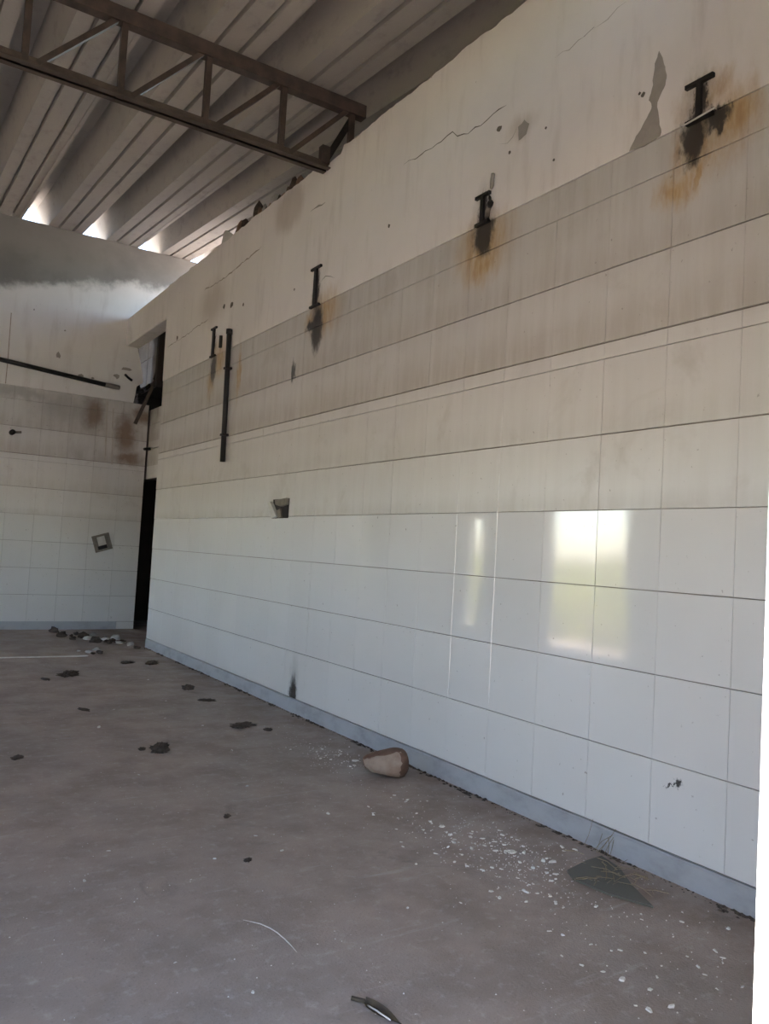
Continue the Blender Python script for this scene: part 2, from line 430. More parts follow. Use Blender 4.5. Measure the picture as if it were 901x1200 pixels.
# cement skirting with a rough top and foot
sk = MB(); n = 190; y0, y1 = .5, 9.385
vs = []
for i in range(n+1):
    yy = y0+(y1-y0)*i/n; d = mnoise.noise((yy*4, 1, 0))*.004
    zt = .101+mnoise.noise((yy*6, 5, 0))*.004
    vs += [(XW-.012+d, yy, 0), (XW-.009+d, yy, zt-.008), (XW-.003, yy, zt), (XW+.012, yy, zt), (XW+.012, yy, 0)]
fs = [(5*i+k, 5*i+5+k, 5*i+6+k, 5*i+1+k) for i in range(n) for k in range(4)]
fs += [(0, 1, 2, 3, 4), tuple(5*n+k for k in (4, 3, 2, 1, 0))]
struct(sk.add(vs, fs).build('baseboard_right', KERB), 'grey painted cement skirting at the foot of the long tiled wall', 'baseboard')

# ------------------------------------------------------------------ back wall
bwall = MB().box((XL-.15, YB+.012, 0), (3.19, YB+.15, 3.12)).box((XL-.15, YB+.012, 3.12), (2.93, YB+.15, 5.36)).build('wall_back', GROUT)
struct(bwall, 'back wall of white tiles below and pale plaster above', 'wall')
xcols = [3.195-.35*k for k in range(14)][::-1]
for zi in range(len(ROWS)-1):
    for xi in range(len(xcols)-1):
        tile(bwall, 1, xcols[xi], xcols[xi+1], ROWS[zi], ROWS[zi+1], TILE_B, .0012)
tile(bwall, 1, 2.955, 3.195, .002, ROWS[0], TILE_B)
random.seed(3)
MB().prism([(XL-.15, 3.164), (2.97, 3.164), (2.985, 3.25), (3.0, 3.40), (3.085, 3.47), (3.075, 3.56), (3.02, 3.78), (2.955, 4.02), (2.955, 4.36), (4.4, 4.36), (4.4, 5.36), (XL-.15, 5.36)], 1, YB-.006, YB+.012).build('plaster', PAINT_B, bwall)
MB().box((2.93, YB+.012, 4.345), (4.4, YB+.15, 4.72)).build('cement_render', RENDER_GREY, bwall)
struct(MB().prism([(XL, 0), (2.95, 0), (2.95, .104), (2.93, .108), (XL, .108)], 1, YB-.012, YB+.012).build('baseboard_back', KERB), 'dark grey skirting at the foot of the back wall', 'baseboard')
# pale drip runs below the broken corner, joint line in the plaster
for (a, b, w) in [((2.62, 3.13), (2.645, 2.31), .022), ((2.70, 3.05), (2.741, 2.27), .018)]:
    m = MB(); vs = []
    for i in range(13):
        t = i/12; xx = a[0]+(b[0]-a[0])*t+random.uniform(-.006, .006); ww = w*(.6+.6*random.random())
        vs += [(xx-ww/2, YB-.0012, a[1]+(b[1]-a[1])*t), (xx+ww/2, YB-.0012, a[1]+(b[1]-a[1])*t)]
    m.add(vs, [(2*i, 2*i+2, 2*i+3, 2*i+1) for i in range(12)]).build('lime_run', simple('lime_run', (.50, .46, .40), (.42, .38, .33), 9, .8), bwall)
for pts in ([(1.33, 3.17), (1.335, 3.5), (1.33, 4.1)],):
    m = MB(); vs = [(p[0]+s*.006, YB-.0066, p[1]) for p in pts for s in (-1, 1)]
    m.add(vs, [(0, 2, 3, 1), (2, 4, 5, 3)]).build('crack', CRK2, bwall)
for (xx, zz, rx, rz) in [(1.94, 3.65, .03, .05), (2.25, 3.43, .05, .025), (2.40, 3.42, .03, .02), (2.84, 3.62, .09, .03), (2.72, 3.50, .06, .04), (2.0, 4.0, .015, .015), (1.6, 4.2, .01, .02)]:
    MB().prism([(xx+rx*math.cos(a)*(.5+.6*random.random()), zz+rz*math.sin(a)*(.5+.6*random.random())) for a in [k*6.283/8 for k in range(8)]], 1, YB-.0072, YB-.005).build('pock_mark', PLASTER, bwall)

# ------------------------------------------------------------------ opening beside the back wall: beam, niche wall, dark doorway
o = MB(); n = 16; vs = []
for i in range(n+1):
    yy = 9.46+(YB-.008-9.46)*i/n; j = mnoise.noise((yy*5, 0, 2))*.008
    vs += [(XW-.002+j, yy, 3.965), (XW+.012, yy, 3.945+j), (XW+.185, yy, 3.945), (XW+.185, yy, ZT+j), (XW-.002+j, yy, ZT-.005+j)]
o.add(vs, [(5*i+k, 5*i+5+k, 5*i+5+(k+1) % 5, 5*i+(k+1) % 5) for i in range(n) for k in range(5)]+[(0, 1, 2, 3, 4), tuple(5*n+k for k in (4, 3, 2, 1, 0))])
struct(o.build('trim_1', PAINT_R), 'painted concrete beam spanning from the tiled wall to the back wall', 'beam')

XN = 3.22
nw = MB()
nw.box((XN+.012, 9.2, 2.11), (XN+.16, 12.6, 3.10))           # above the doorway
nw.box((XN+.012, 9.2, 0), (XN+.16, 10.25, 2.11))             # pier hidden behind the long wall
nw.box((XN+.012, 12.25, 0), (XN+.16, 12.6, 2.11))
nw = struct(nw.build('wall_niche', GREYBLOCK), 'narrow side wall with a doorway seen past the end of the tiled wall', 'wall')
def ntile(y0, y1, z0, z1):
    w = round(y1-y0-.002, 4); h = round(z1-z0-.006, 4); k = ('n', w, h)
    if k not in _cache: _cache[k] = tile_mesh(w, h, TILE_B, 0)
    link('tile', _cache[k], nw, (XN, (y0+y1)/2, (z0+z1)/2))
for yy in (10.25, 10.60, 10.95):
    for z0, z1 in ((2.11, 2.53), (2.53, 2.88), (2.88, 3.10)): ntile(yy, min(yy+.35, 11.29), z0, z1)
for (z0, z1) in ((3.50, 3.88), (3.89, 4.30)):
    for (ya, yb) in ((11.10, 11.62), (11.63, 12.15), (12.16, 12.6)):
        MB().box((XN, ya, z0), (XN+.15, yb-.008, z1)).build('block', GREYBLOCK, nw)
MB().box((XN+.05, 9.2, 3.50), (XN+.12, 11.02, 4.30)).build('dark_panel', DARKWOOD, nw)
MB().box((XN-.03, 11.02, 3.40), (XN+.06, 11.10, 4.33)).build('door_post', DARKWOOD, nw)
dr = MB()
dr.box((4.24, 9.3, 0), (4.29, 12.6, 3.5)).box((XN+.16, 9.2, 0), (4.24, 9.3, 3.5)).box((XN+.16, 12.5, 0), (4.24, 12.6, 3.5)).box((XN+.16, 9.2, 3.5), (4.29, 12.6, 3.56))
struct(dr.build('wall_darkroom', DARKROOM), 'walls coloured near black as the shade of the unlit room behind the doorway', 'wall')
struct(MB().box((XL-.15, 12.6, 0), (XN+.16, 12.7, 4.3)).box((2.4, 11.46, 0), (2.5, 12.6, 3.2)).build('wall_behind', GREYBLOCK), 'outer wall behind the back wall with an added partition blocking light', 'wall')  # low partition added to keep light out of the dark doorway
struct(MB().box((1.5, 11.46, 4.34), (4.29, 12.7, 4.39)).box((XW+.19, 9.3, 4.34), (4.29, 11.3, 4.39)).build('trim_3', RENDER_GREY), 'concrete slab added behind the back wall to block sky light', 'slab')  # slab added to keep open sky off the niche
struct(MB().box((3.0, 11.45, 3.105), (3.235, 12.6, 3.16)).build('trim_2', DARKROOM), 'near-black ledge over the doorway', 'ledge')  # ledge in the dark room's near-black colour

# ------------------------------------------------------------------ unseen left wall with openings, front wall around the jamb: shaped to fit the light
LW = MB()
def slab(m, ya, yb, z0, xa=XL-.15, xb=XL):
    # wall piece that follows the slope of the roof
    m.prism([(ya, z0), (yb, z0), (yb, roof_z(yb)-.03), (ya, roof_z(ya)-.03)], 0, xa, xb)
DO = [(2.5, 4.3, 1.6, 2.5), (7.5, 9.0, 0, 2.25), (10.6, 10.95, .1, 1.9)]  # window height and size shaped for sky light on the tiled wall
ys = .28
for (a, b, z0, z1) in DO:
    slab(LW, ys, a, 0)
    slab(LW, a, b, z1)
    if z0 > 0: LW.box((XL-.15, a, 0), (XL, b, z0))
    ys = b
slab(LW, ys, YB+.15, 0)
struct(LW.build('wall_left', RENDER_GREY), 'unseen cement wall with openings shaped to fit the light, facing the long tiled wall', 'wall')
def slab_wall(name, ya, yb, x):
    m = MB(); slab(m, ya, yb, 0, x, x+.12); m.box((x, yb, 0), (x+.12, 12.7, 4.42))
    return m.build(name, RENDER_GREY)
FW = MB()
XJ = .815
FW.box((XL-.15, .30, 0), (-.25, .5, 4.2)).box((-.25, .30, 2.1), (XJ, .5, 4.2)).box((XJ, .30, 0), (4.42, .5, 4.2))
struct(slab_wall('wall_sky_block', .5, 9.3, 4.3), 'unseen wall added behind the long tiled wall to block sky light', 'wall')  # unseen wall added to keep sky light off the roof underside
struct(FW.build('wall_front', JAMB), 'white front wall with the doorway the view looks through', 'wall')

# ------------------------------------------------------------------ roof of channel sheets
PITCH = .76
def roof_profile():
    # (s, h): trough, deep trapezoid crest, two stiffening grooves in the pan
    return [(0, 0), (.085, .31), (.265, .31), (.36, 0), (.475, 0), (.480, .045), (.502, .045), (.507, 0), (.655, 0), (.660, .045), (.682, .045), (.687, 0), (.80, .0)]
def roof_sheet(y0, y1, dz):
    pr = roof_profile(); N = 8; t = .009; vs = []; k = len(pr)
    for i in range(N+1):
        yy = y0+(y1-y0)*i/N
        sag = -.006*math.sin(math.pi*i/N)
        for s, h in pr: vs.append((s, yy, roof_z(yy)+h+dz+sag))
        for s, h in pr: vs.append((s, yy, roof_z(yy)+h+dz+t+sag))
    fs = []
    for i in range(N):
        a = i*2*k; b = a+2*k
        for j in range(k-1):
            fs.append((a+j, b+j, b+j+1, a+j+1)); fs.append((a+k+j, a+k+j+1, b+k+j+1, b+k+j))
        fs.append((a, a+k, b+k, b)); fs.append((a+k-1, b+k-1, b+2*k-1, a+2*k-1))
    for a in (0, N*2*k):
        for j in range(k-1): fs.append((a+j, a+j+1, a+k+j+1, a+k+j))
    return MB().add(vs, fs).mesh('roof_sheet', ROOF)
ceil = MB().bar((XL-.1, 11.37, roof_z(11.37)-.035), (4.25, 11.37, roof_z(11.37)-.035), .10, .05).build('ceiling', RENDER_GREY)
struct(ceil, 'roof of grey fibre cement channel sheets sloping up to the back', 'roof')
far = roof_sheet(5.42, 11.85, .0); near = roof_sheet(.1, 5.60, -.014)
for k in range(-10, 4):  # columns past the left wall are an added eave shading its openings
    for me in (far, near):
        link('roof_sheet', me, ceil, (1.335+PITCH*k, 0, random.uniform(-.004, .004)))

# ------------------------------------------------------------------ roof truss
YT = 5.46
tr = thing('roof_truss', (2.8, YT, 4.22), 'dark steel lattice truss under the roof, ending at the tiled wall', 'truss')
def tb(name, m, mat): 
    m.v = [tuple(Vector(v)-Vector((2.8, YT, 4.22))) for v in m.v]
    return m.build(name, mat, tr)
# top chord: channel open to the back
m = MB(); m.box((XL-.1, YT-.035, 4.735), (3.10, YT-.027, 4.838)).box((XL-.1, YT-.027, 4.830), (3.10, YT+.045, 4.838)).box((XL-.1, YT-.027, 4.735), (3.10, YT+.045, 4.743))
tb('top_chord', m, STEEL)
# bottom chord: two angles back to back with a gap
for s in (-1, 1):
    m = MB(); ya = YT+s*.012
    m.box((XL, min(ya, ya+s*.006), 4.215), (2.795, max(ya, ya+s*.006), 4.283)).box((XL, min(ya, ya+s*.05), 4.215), (2.795, max(ya, ya+s*.05), 4.222))
    tb('bottom_chord', m, STEEL_B)
xs = [.60+.597*k for k in range(-6, 5)]
for i, x in enumerate(xs):
    if x < XL+.05: continue
    last = (i == len(xs)-1)
    tb('post', MB().box((x-.021, YT-.020, 4.34 if last else 4.222), (x+.021, YT+.020, 4.75)), STEEL)
    if not last: tb('diagonal', MB().bar((x+.075, YT, 4.255), (xs[i+1]-.055, YT, 4.745), .036, .040, (0, 1, 0)), STEEL)
tb('end_bracket', MB().box((2.73, YT-.03, 4.26), (2.80, YT+.03, 4.40)), STEEL)
m = MB().bar((2.78, YT, 4.30), (3.0, YT+.02, 4.72), .05, .012, (0, 1, 0)); tb('gusset', m, BLACK)

# ------------------------------------------------------------------ sawn-off beam stubs in the tiled wall
stubs = [
 (2.085, 3.150, 3.325, .135, .022, 'widest flange, in the rustiest stain next to the bare plaster patch'),
 (3.505, 3.160, 3.335, .125, .024, 'bent hooks beside it, below the plaster crack'),
 (5.552, 3.160, 3.478, .165, .040, 'tall web, between the bent-hook stub and the black pipe'),
 (7.775, 3.160, 3.460, .150, .045, 'tall web, beside the black vertical pipe')]
labels = ['rusted steel beam stub in the tiled wall next to the flame-shaped bare plaster patch',
          'rusted steel beam stub in the tiled wall with two bent rods beside it',
          'sooty steel beam stub in the tiled wall with a cracked plaster loop beside it',
          'sooty steel beam stub in the tiled wall right beside the upright black pipe']
for (yc, zb, zt, fl, web, _), lb in zip(stubs, labels):
    L = (XW, yc, zb); t = thing('beam_stub', L, lb, 'beam stub', 'sawn-off beam stubs along the tiled wall')
    d = .022
    def tp(name, a, b, mat=BLACK):
        return MB().box(tuple(Vector(a)-Vector(L)), tuple(Vector(b)-Vector(L))).build(name, mat, t)
    tp('flange', (XW-d, yc-fl/2, zt-.018), (XW+.01, yc+fl/2, zt))
    tp('web', (XW-d, yc-web/2, zb+.012), (XW+.01, yc+web/2, zt-.018))
    tp('flange', (XW-d, yc-fl/2, zb-.004), (XW+.01, yc+fl/2*.9, zb+.012))
    if abs(yc-2.085) < .01:
        MB().bar(rel(L, [(XW-.024, 2.155, 3.148)])[0], rel(L, [(XW-.024, 2.0, 3.160)])[0], .004, .006).build('bright_edge', PLATE_W, t)
    if abs(yc-3.505) < .01:
        MB().tube(rel(L, [(XW-.01, 3.49, 3.335), (XW-.02, 3.45, 3.325), (XW-.02, 3.435, 3.29), (XW-.015, 3.43, 3.25)]), .009, 6).build('bent_rod', BLACK, t, True)
        MB().tube(rel(L, [(XW-.004, 3.44, 3.35), (XW-.03, 3.41, 3.375), (XW-.045, 3.385, 3.40)]), .011, 6).build('bent_rod', PLASTER, t, True)
        MB().tube(rel(L, [(XW-.004, 3.47, 3.19), (XW-.05, 3.41, 3.195), (XW-.07, 3.37, 3.205)]), .014, 6).build('cut_pipe', PLATE, t, True)
        MB().tube(rel(L, [(XW-.07, 3.37, 3.205), (XW-.085, 3.345, 3.212)]), .017, 6).build('pipe_end', BLACK, t, True)
tag(MB().tube([(XW-.012, 7.56, 3.33), (XW-.014, 7.555, 3.21)], .020, 8).build('iron_peg', BLACK, None, True), 'short black iron peg between a beam stub and the black pipe', 'peg')

# upright black pipe on the tiled wall
L = (XW, 7.24, 2.04); t = thing('wall_pipe', L, 'long thin upright black pipe fixed to the tiled wall', 'pipe')
MB().tube(rel(L, [(XW-.036, 7.285, 3.32), (XW-.036, 7.26, 2.7), (XW-.036, 7.235, 2.04)]), .025, 12).build('pipe', BLACKPIPE, t, True)
MB().tube(rel(L, [(XW-.036, 7.287, 3.335), (XW-.036, 7.285, 3.29)]), .031, 12).build('end_cap', BLACKPIPE, t, True)
for zz, yy in ((2.95, 7.27), (2.30, 7.247)):
    MB().box(*[tuple(Vector(p)-Vector(L)) for p in ((XW-.064, yy-.032, zz-.010), (XW, yy+.032, zz+.010))]).build('clip', BLACK, t)

# dark pipe on the back wall
L = (1.2, YB, 3.47); t = thing('wall_pipe', L, 'black pipe sloping along the plaster of the back wall', 'pipe')
MB().tube(rel(L, [(-1.2, YB-.045, 3.68), (1.24, YB-.045, 3.464), (2.57, YB-.045, 3.349)]), .030, 10).build('pipe', BLACKPIPE, t, True)
MB().tube(rel(L, [(2.56, YB-.045, 3.35), (2.66, YB-.04, 3.345), (2.76, YB-.02, 3.345)]), [.031, .034, .03], 10).build('grey_elbow', PLATE, t, True)
tag(MB().tube([(2.83, YB-.01, 3.54), (2.86, YB-.05, 3.50), (2.92, YB-.05, 3.465)], .018, 6).build('bent_iron', BLACK, None, True), 'short bent black iron sticking out of the back wall plaster', 'iron rod')
L = (1.45, YB, 2.546); t = thing('pipe_stub', L, 'small dark pipe stub sticking out of the back wall tiles', 'pipe stub')
MB().tube(rel(L, [(1.45, YB, 2.546), (1.45, YB-.10, 2.545)]), .035, 10).build('stub', BLACK, t, True)
MB().tube(rel(L, [(1.46, YB-.03, 2.55), (1.56, YB-.04, 2.565)]), .016, 8).build('lever', PLATE, t, True)

# broken socket box on the long wall
L = (XW, 5.95, 1.57); t = thing('socket_box', L, 'broken open socket box in the long tiled wall', 'socket box')
def rp(pts, x0, x1): return MB().prism([(a-L[1], b-L[2]) for a, b in pts], 0, x0-L[0], x1-L[0])
rp([(6.10, 1.648), (5.80, 1.650), (5.81, 1.492), (6.06, 1.490)], XW-.006, XW+.004).build('recess_shade', DARKROOM, t)  # dark plate stands in for the shade inside the broken box
rp([(6.02, 1.640), (5.80, 1.652), (5.795, 1.60), (5.90, 1.585), (6.0, 1.60)], XW-.03, XW-.007).build('bent_flap', PLATE, t)
rp([(6.15, 1.62), (6.10, 1.63), (5.96, 1.505), (6.06, 1.488), (6.09, 1.55)], XW-.035, XW-.007).build('torn_cover', PLATE_W, t)
rp([(6.0, 1.55), (5.93, 1.57), (5.90, 1.50), (5.97, 1.495)], XW-.02, XW-.007).build('loose_socket', PLATE, t)

# tilted switch plate on the back wall
L = (2.685, YB, 1.185); t = thing('switch_plate', L, 'tilted grey switch plate on the back wall', 'switch plate')
t.rotation_euler = (0, math.radians(-18), 0)
MB().box((-.115, -.03, -.115), (-.085, .0, .115)).box((.085, -.03, -.115), (.115, .0, .115)).box((-.085, -.03, .09), (.085, 0, .115)).box((-.085, -.03, -.115), (.085, 0, -.09)).build('frame', PLATE, t)
MB().box((-.085, -.012, -.09), (.085, 0, .09)).build('back_plate', simple('dusty_box', (.22, .20, .17), (.16, .145, .125), 14, .8), t)
MB().box((-.055, -.034, -.035), (.045, -.012, .085)).build('rocker', PLATE_W, t)
MB().box((-.07, -.02, -.088), (.05, -.012, -.042)).build('slot_shade', BLACK, t)  # black block stands in for the shadow in the slot

# broken bars and hanging scrap at the corner of the opening
L = (3.05, 11.18, 2.9); t = thing('hanging_bar', L, 'dark bar hanging slantwise at the broken corner of the back wall', 'bar')
MB().bar(rel(L, [(2.99, 11.2, 2.86)])[0], rel(L, [(3.235, 11.12, 3.58)])[0], .045, .03, (0, 1, 0)).build('bar', STEEL_B, t)
MB().tube(rel(L, [(3.20, 11.13, 3.50), (3.235, 11.1, 3.66)]), .03, 6).build('bracket', BLACK, t)
L = (3.05, 11.3, 3.17)
m = MB()
for i in range(9):
    a = (random.uniform(2.98, 3.16), random.uniform(11.3, 11.42), random.uniform(3.18, 3.42)); s = random.uniform(.03, .07)
    m.bar(a, (a[0]+random.uniform(-.06, .08), a[1], a[2]+random.uniform(.02, .1)), s, s*.8)
tag(m.build('scrap_heap', DARKROOM), 'tangle of black scrap on the ledge above the dark doorway', 'scrap', kind='stuff')  # bars in the dark room's near-black colour
tag(MB().tube([(3.17, 11.29, 2.535), (3.17, 11.2, 2.53), (3.21, 11.15, 2.53)], .02, 8).build('door_hinge', BLACK, None, True), 'small dark hinge pin beside the dark doorway', 'hinge')

# ------------------------------------------------------------------ lumps: shared maker
def lump(name, mat, size, seed, rough=.25, parent=None, sub=3, flat=.0, freq=2.2):
    import bmesh
    bm = bmesh.new(); bmesh.ops.create_icosphere(bm, subdivisions=sub, radius=1)
    for v in bm.verts:
        p = v.co.copy(); k = 1+rough*mnoise.noise(p*freq+Vector((seed, seed*.7, 0)))+rough*.5*mnoise.noise(p*freq*2.4+Vector((0, seed, 3)))
        p *= k
        v.co = Vector((p.x*size[0], p.y*size[1], max(p.z, -.62+flat)*size[2]))
    zm = min(v.co.z for v in bm.verts)
    for v in bm.verts: v.co.z -= zm
    me = bpy.data.meshes.new(name); bm.to_mesh(me); bm.free(); me.materials.append(mat)
    for p in me.polygons: p.use_smooth = True
    return me

# big stone by the skirting, split face paler
import bmesh
bm = bmesh.new(); bmesh.ops.create_icosphere(bm, subdivisions=4, radius=1)
for v in bm.verts:
    p = v.co.copy()
    q = Vector([math.copysign(abs(c)**.72, c) for c in p])
    tp = .87+.15*max(-1, min(1, q.x*1.3))
    q.y *= tp; q.z *= tp*(.9+.1*q.x)
    k = 1+.10*mnoise.noise(p*1.6+Vector((4, 1, 2)))+.05*mnoise.noise(p*4)
    v.co = Vector((q.x*.128*k, q.y*.095*k, max(q.z, -.8)*.088*k))
zm = min(v.co.z for v in bm.verts)
for v in bm.verts: v.co.z -= zm
me = bpy.data.meshes.new('stone'); bm.to_mesh(me); bm.free(); me.materials.append(STONE); me.materials.append(STONE_F)
for p in me.polygons:
    p.use_smooth = True
    c = p.center
    if p.normal.y < -.45 and c.x < .075: p.material_index = 1
st = link('stone', me, None, (2.545, 3.80, 0), (0, 0, math.radians(-27)))
tag(st, 'fist-shaped brown stone with a paler split face beside the skirting', 'stone')

# dark droppings and dirt clods on the floor
clods = [((1.545, 4.72), (.055, .045, .050), .5, 'dark dirt clod standing alone on the open concrete floor'),
         ((1.46, 4.80), (.022, .018, .015), .5, 'small dark crumb next to the lone dirt clod'),
         ((2.376, 6.64), (.050, .045, .040), .4, 'round black clod on the floor near the skirting'),
         ((2.363, 6.13), (.075, .045, .012), .5, 'flat brown smear of dirt beside the round black clod'),
         ((2.275, 5.20), (.095, .06, .016), .6, 'long flat dark dropping on the floor between clod and stone'),
         ((2.385, 5.03), (.035, .03, .012), .6, 'small dark crumb at the tip of the long flat dropping'),
         ((1.60, 7.57), (.13, .07, .035), .6, 'wide dark clump of dirt on the floor before the back wall'),
         ((2.506, 8.10), (.085, .06, .030), .5, 'dark clod on the floor near the end of the tiled wall'),
         ((2.29, 8.22), (.10, .06, .012), .6, 'pale flat patch of dirt near the end of the tiled wall'),
         ((1.395, 6.04), (.06, .03, .012), .5, 'thin dark sliver of dirt on the open floor'),
         ((1.37, 7.40), (.07, .03, .010), .5, 'thin dark streak of dirt beside the wide clump'),
         ((.784, 4.86), (.05, .03, .008), .5, 'flat dark stain of dirt on the open floor'),
         ((1.36, 2.98), (.020, .015, .008), .5, 'tiny dark crumb on the floor in the open'),
         ((1.48, 3.5), (.03, .015, .006), .5, 'flat dark crumb on the floor between clod and strip')]
for i, ((x, y), s, r, lb) in enumerate(clods):
    tag(link('dirt_clod', lump('dirt_clod', CLUMP, (s[0]*.85, s[1]*.85, s[2]*.62), i*3.3+1, r*1.5, sub=4, freq=3.4), None, (x, y, 0), (0, 0, random.random()*3)), lb, 'dirt', 'dirt clods on the floor')
# rubble heap before the back doorway
random.seed(21); spots = []
def free(x, y, r):
    if any(math.hypot(x-a, y-b) < 1.12*(r+q) for a, b, q in spots): return False
    spots.append((x, y, r)); return True
for i in range(150):
    k = random.random()
    x = random.uniform(2.05, 2.68); y = 10.6-(x-2.05)*1.3+random.gauss(0, .22)
    s = random.uniform(.025, .075)
    if not free(x, y, s): continue
    mt, lb = ((CLUMP, 'dark lump of rubble in the heap before the dark doorway') if k < .68 else (RENDER_GREY, 'grey lump of rubble in the heap before the dark doorway') if k < .85 else (CHIP, 'pale lump of rubble in the heap before the dark doorway'))
    tag(link('rubble_lump', lump('rubble_lump', mt, (s, s*.8, s*random.uniform(.35, .7)), i*1.7, .6, sub=2), None, (x, y, 0), (0, 0, random.random()*6)), lb, 'rubble', lb.split(' lump')[0]+' rubble by the doorway')
for i in range(16):
    x = random.uniform(2.0, 2.3); y = random.uniform(8.82, 9.2); s = random.uniform(.02, .05)
    if not free(x, y, s): continue
    mt, lb = ((CLUMP, 'dark lump of rubble in the small heap at the end of the pale strip') if i % 2 else (RENDER_GREY, 'grey lump of rubble in the small heap at the end of the pale strip'))
    tag(link('rubble_lump', lump('rubble_lump', mt, (s, s*.8, s*.5), i*2.7, .6, sub=2), None, (x, y, 0), (0, 0, random.random()*6)), lb, 'rubble', lb.split(' lump')[0]+' rubble by the pale strip')
tag(MB().box((.4, 8.735, 0), (2.02, 8.775, .008)).build('pale_strip', THREAD), 'straight pale strip lying across the floor before the back wall', 'strip')

# plaster chips
random.seed(11)
chip_meshes = []
for i in range(10):
    n = random.randint(5, 7); pts = [(math.cos(a)*(.6+.5*random.random()), math.sin(a)*(.45+.45*random.random())) for a in sorted(random.random()*6.283 for _ in range(n))]
    if i % 2: pts = [(math.cos(k*6.283/n+.2)*(.7+.4*random.random()), math.sin(k*6.283/n+.2)*(.5+.4*random.random())) for k in range(n)]
    h = random.uniform(.25, .6); m = MB()
    vs = [(a, b, 0) for a, b in pts]+[(a*.75+random.uniform(-.1, .1), b*.75, h*random.uniform(.7, 1.1)) for a, b in pts]
    m.add(vs, [tuple(range(n))[::-1], tuple(range(n, 2*n))]+[(k, (k+1) % n, n+(k+1) % n, n+k) for k in range(n)])
    chip_meshes.append(m.mesh('plaster_chip', CHIP))
def chip(x, y, s, lb, g):
    o = link('plaster_chip', random.choice(chip_meshes), None, (x, y, 0), (0, 0, random.random()*6.28))
    o.scale = (s, s*random.uniform(.7, 1), s*random.uniform(.5, 1.0))
    tag(o, lb, 'plaster chip', g)
G1 = ('middling white plaster chip scattered on the floor between the stone and the green shard', 'plaster chips near the green shard')
G2 = ('white plaster crumb in the dusty patch beside the brown stone', 'plaster crumbs by the stone')
G3 = ('white plaster chip on the bare floor past the green shard towards the doorway', 'plaster chips past the green shard')
G4 = ('lone white plaster chip far out on the open floor', 'lone chips on the open floor')
def ok(x, y): return x < 2.77 and not (2.43 < x < 2.74 and 1.95 < y < 2.42)
placed = 0
big = [(2.42, 2.60, .026), (2.46, 2.57, .020), (2.50, 2.44, .022), (2.475, 2.47, .018), (2.33, 2.98, .020), (2.67, 2.55, .018), (2.70, 2.50, .016), (2.36, 2.71, .014), (2.12, 2.62, .014), (2.17, 2.50, .015), (2.25, 2.20, .016), (2.19, 2.28, .012), (2.06, 2.27, .013), (2.13, 2.20, .011), (2.22, 2.14, .012), (2.42, 2.34, .016), (2.38, 2.43, .014)]
for x, y, s in big: chip(x, y, s, 'large white plaster flake among the chips between the stone and the green shard', 'large plaster flakes near the green shard')
while placed < 125:
    c = random.random()
    if c < .50: x = random.gauss(2.43, .11); y = random.gauss(2.52, .20)
    elif c < .78: x = random.gauss(2.30, .13); y = random.gauss(2.70, .26)
    elif c < .9: x = random.gauss(2.28, .12); y = random.gauss(2.25, .13)
    else: x = random.gauss(2.30, .10); y = random.gauss(3.15, .18)
    if not ok(x, y) or y < 1.9 or y > 3.55: continue
    sz = random.choice((.005, .006, .007, .008, .010, .012, .014))
    if sz < .0095: chip(x, y, sz, 'tiny white plaster crumb scattered on the floor between the stone and the green shard', 'tiny plaster crumbs near the green shard')
    else: chip(x, y, sz, *G1)
    placed += 1
for i in range(46):
    x, y = random.gauss(2.46, .09), random.gauss(4.25, .22)
    if x > 2.76 or y < 3.98: continue
    chip(x, y, random.choice((.006, .008, .011)), *G2)
chip(2.545, 4.13, .03, *G2)
for x, y, s in [(2.015, 1.66, .016), (2.05, 1.585, .014), (2.03, 1.49, .016), (1.955, 1.51, .015), (2.16, 1.79, .012), (2.10, 1.86, .009), (2.13, 1.80, .007), (2.00, 1.72, .009), (1.97, 1.78, .009), (1.955, 1.85, .008), (2.13, 1.62, .010), (2.30, 1.60, .010), (2.28, 1.56, .009), (2.33, 1.66, .008), (2.45, 1.64, .015), (2.43, 1.60, .011), (2.40, 1.58, .009), (2.24, 1.49, .008), (2.32, 1.46, .009), (1.94, 1.545, .008), (2.22, 1.74, .007), (2.53, 1.83, .010), (2.60, 1.88, .007), (2.06, 1.95, .010), (2.04, 1.99, .010), (2.64, 1.72, .012), (2.20, 1.66, .007)]: chip(x, y, s, *G3)
for x, y, s in [(1.365, 5.46, .018), (2.05, 6.2, .014), (.90, 3.3, .010), (1.53, 3.02, .012), (1.50, 3.22, .010), (1.25, 3.05, .010), (.75, 3.05, .012), (1.0, 2.1, .009), (.86, 2.35, .007), (1.93, 3.35, .012), (2.02, 2.85, .010), (2.12, 3.25, .012), (1.75, 3.9, .012), (1.95, 4.6, .012), (2.02, 5.3, .014), (1.85, 5.6, .012), (2.2, 7.2, .02), (1.6, 6.0, .012), (1.3, 4.3, .010), (1.1, 2.9, .007), (1.7, 2.35, .007), (1.9, 2.3, .008)]: chip(x, y, s, *G4)
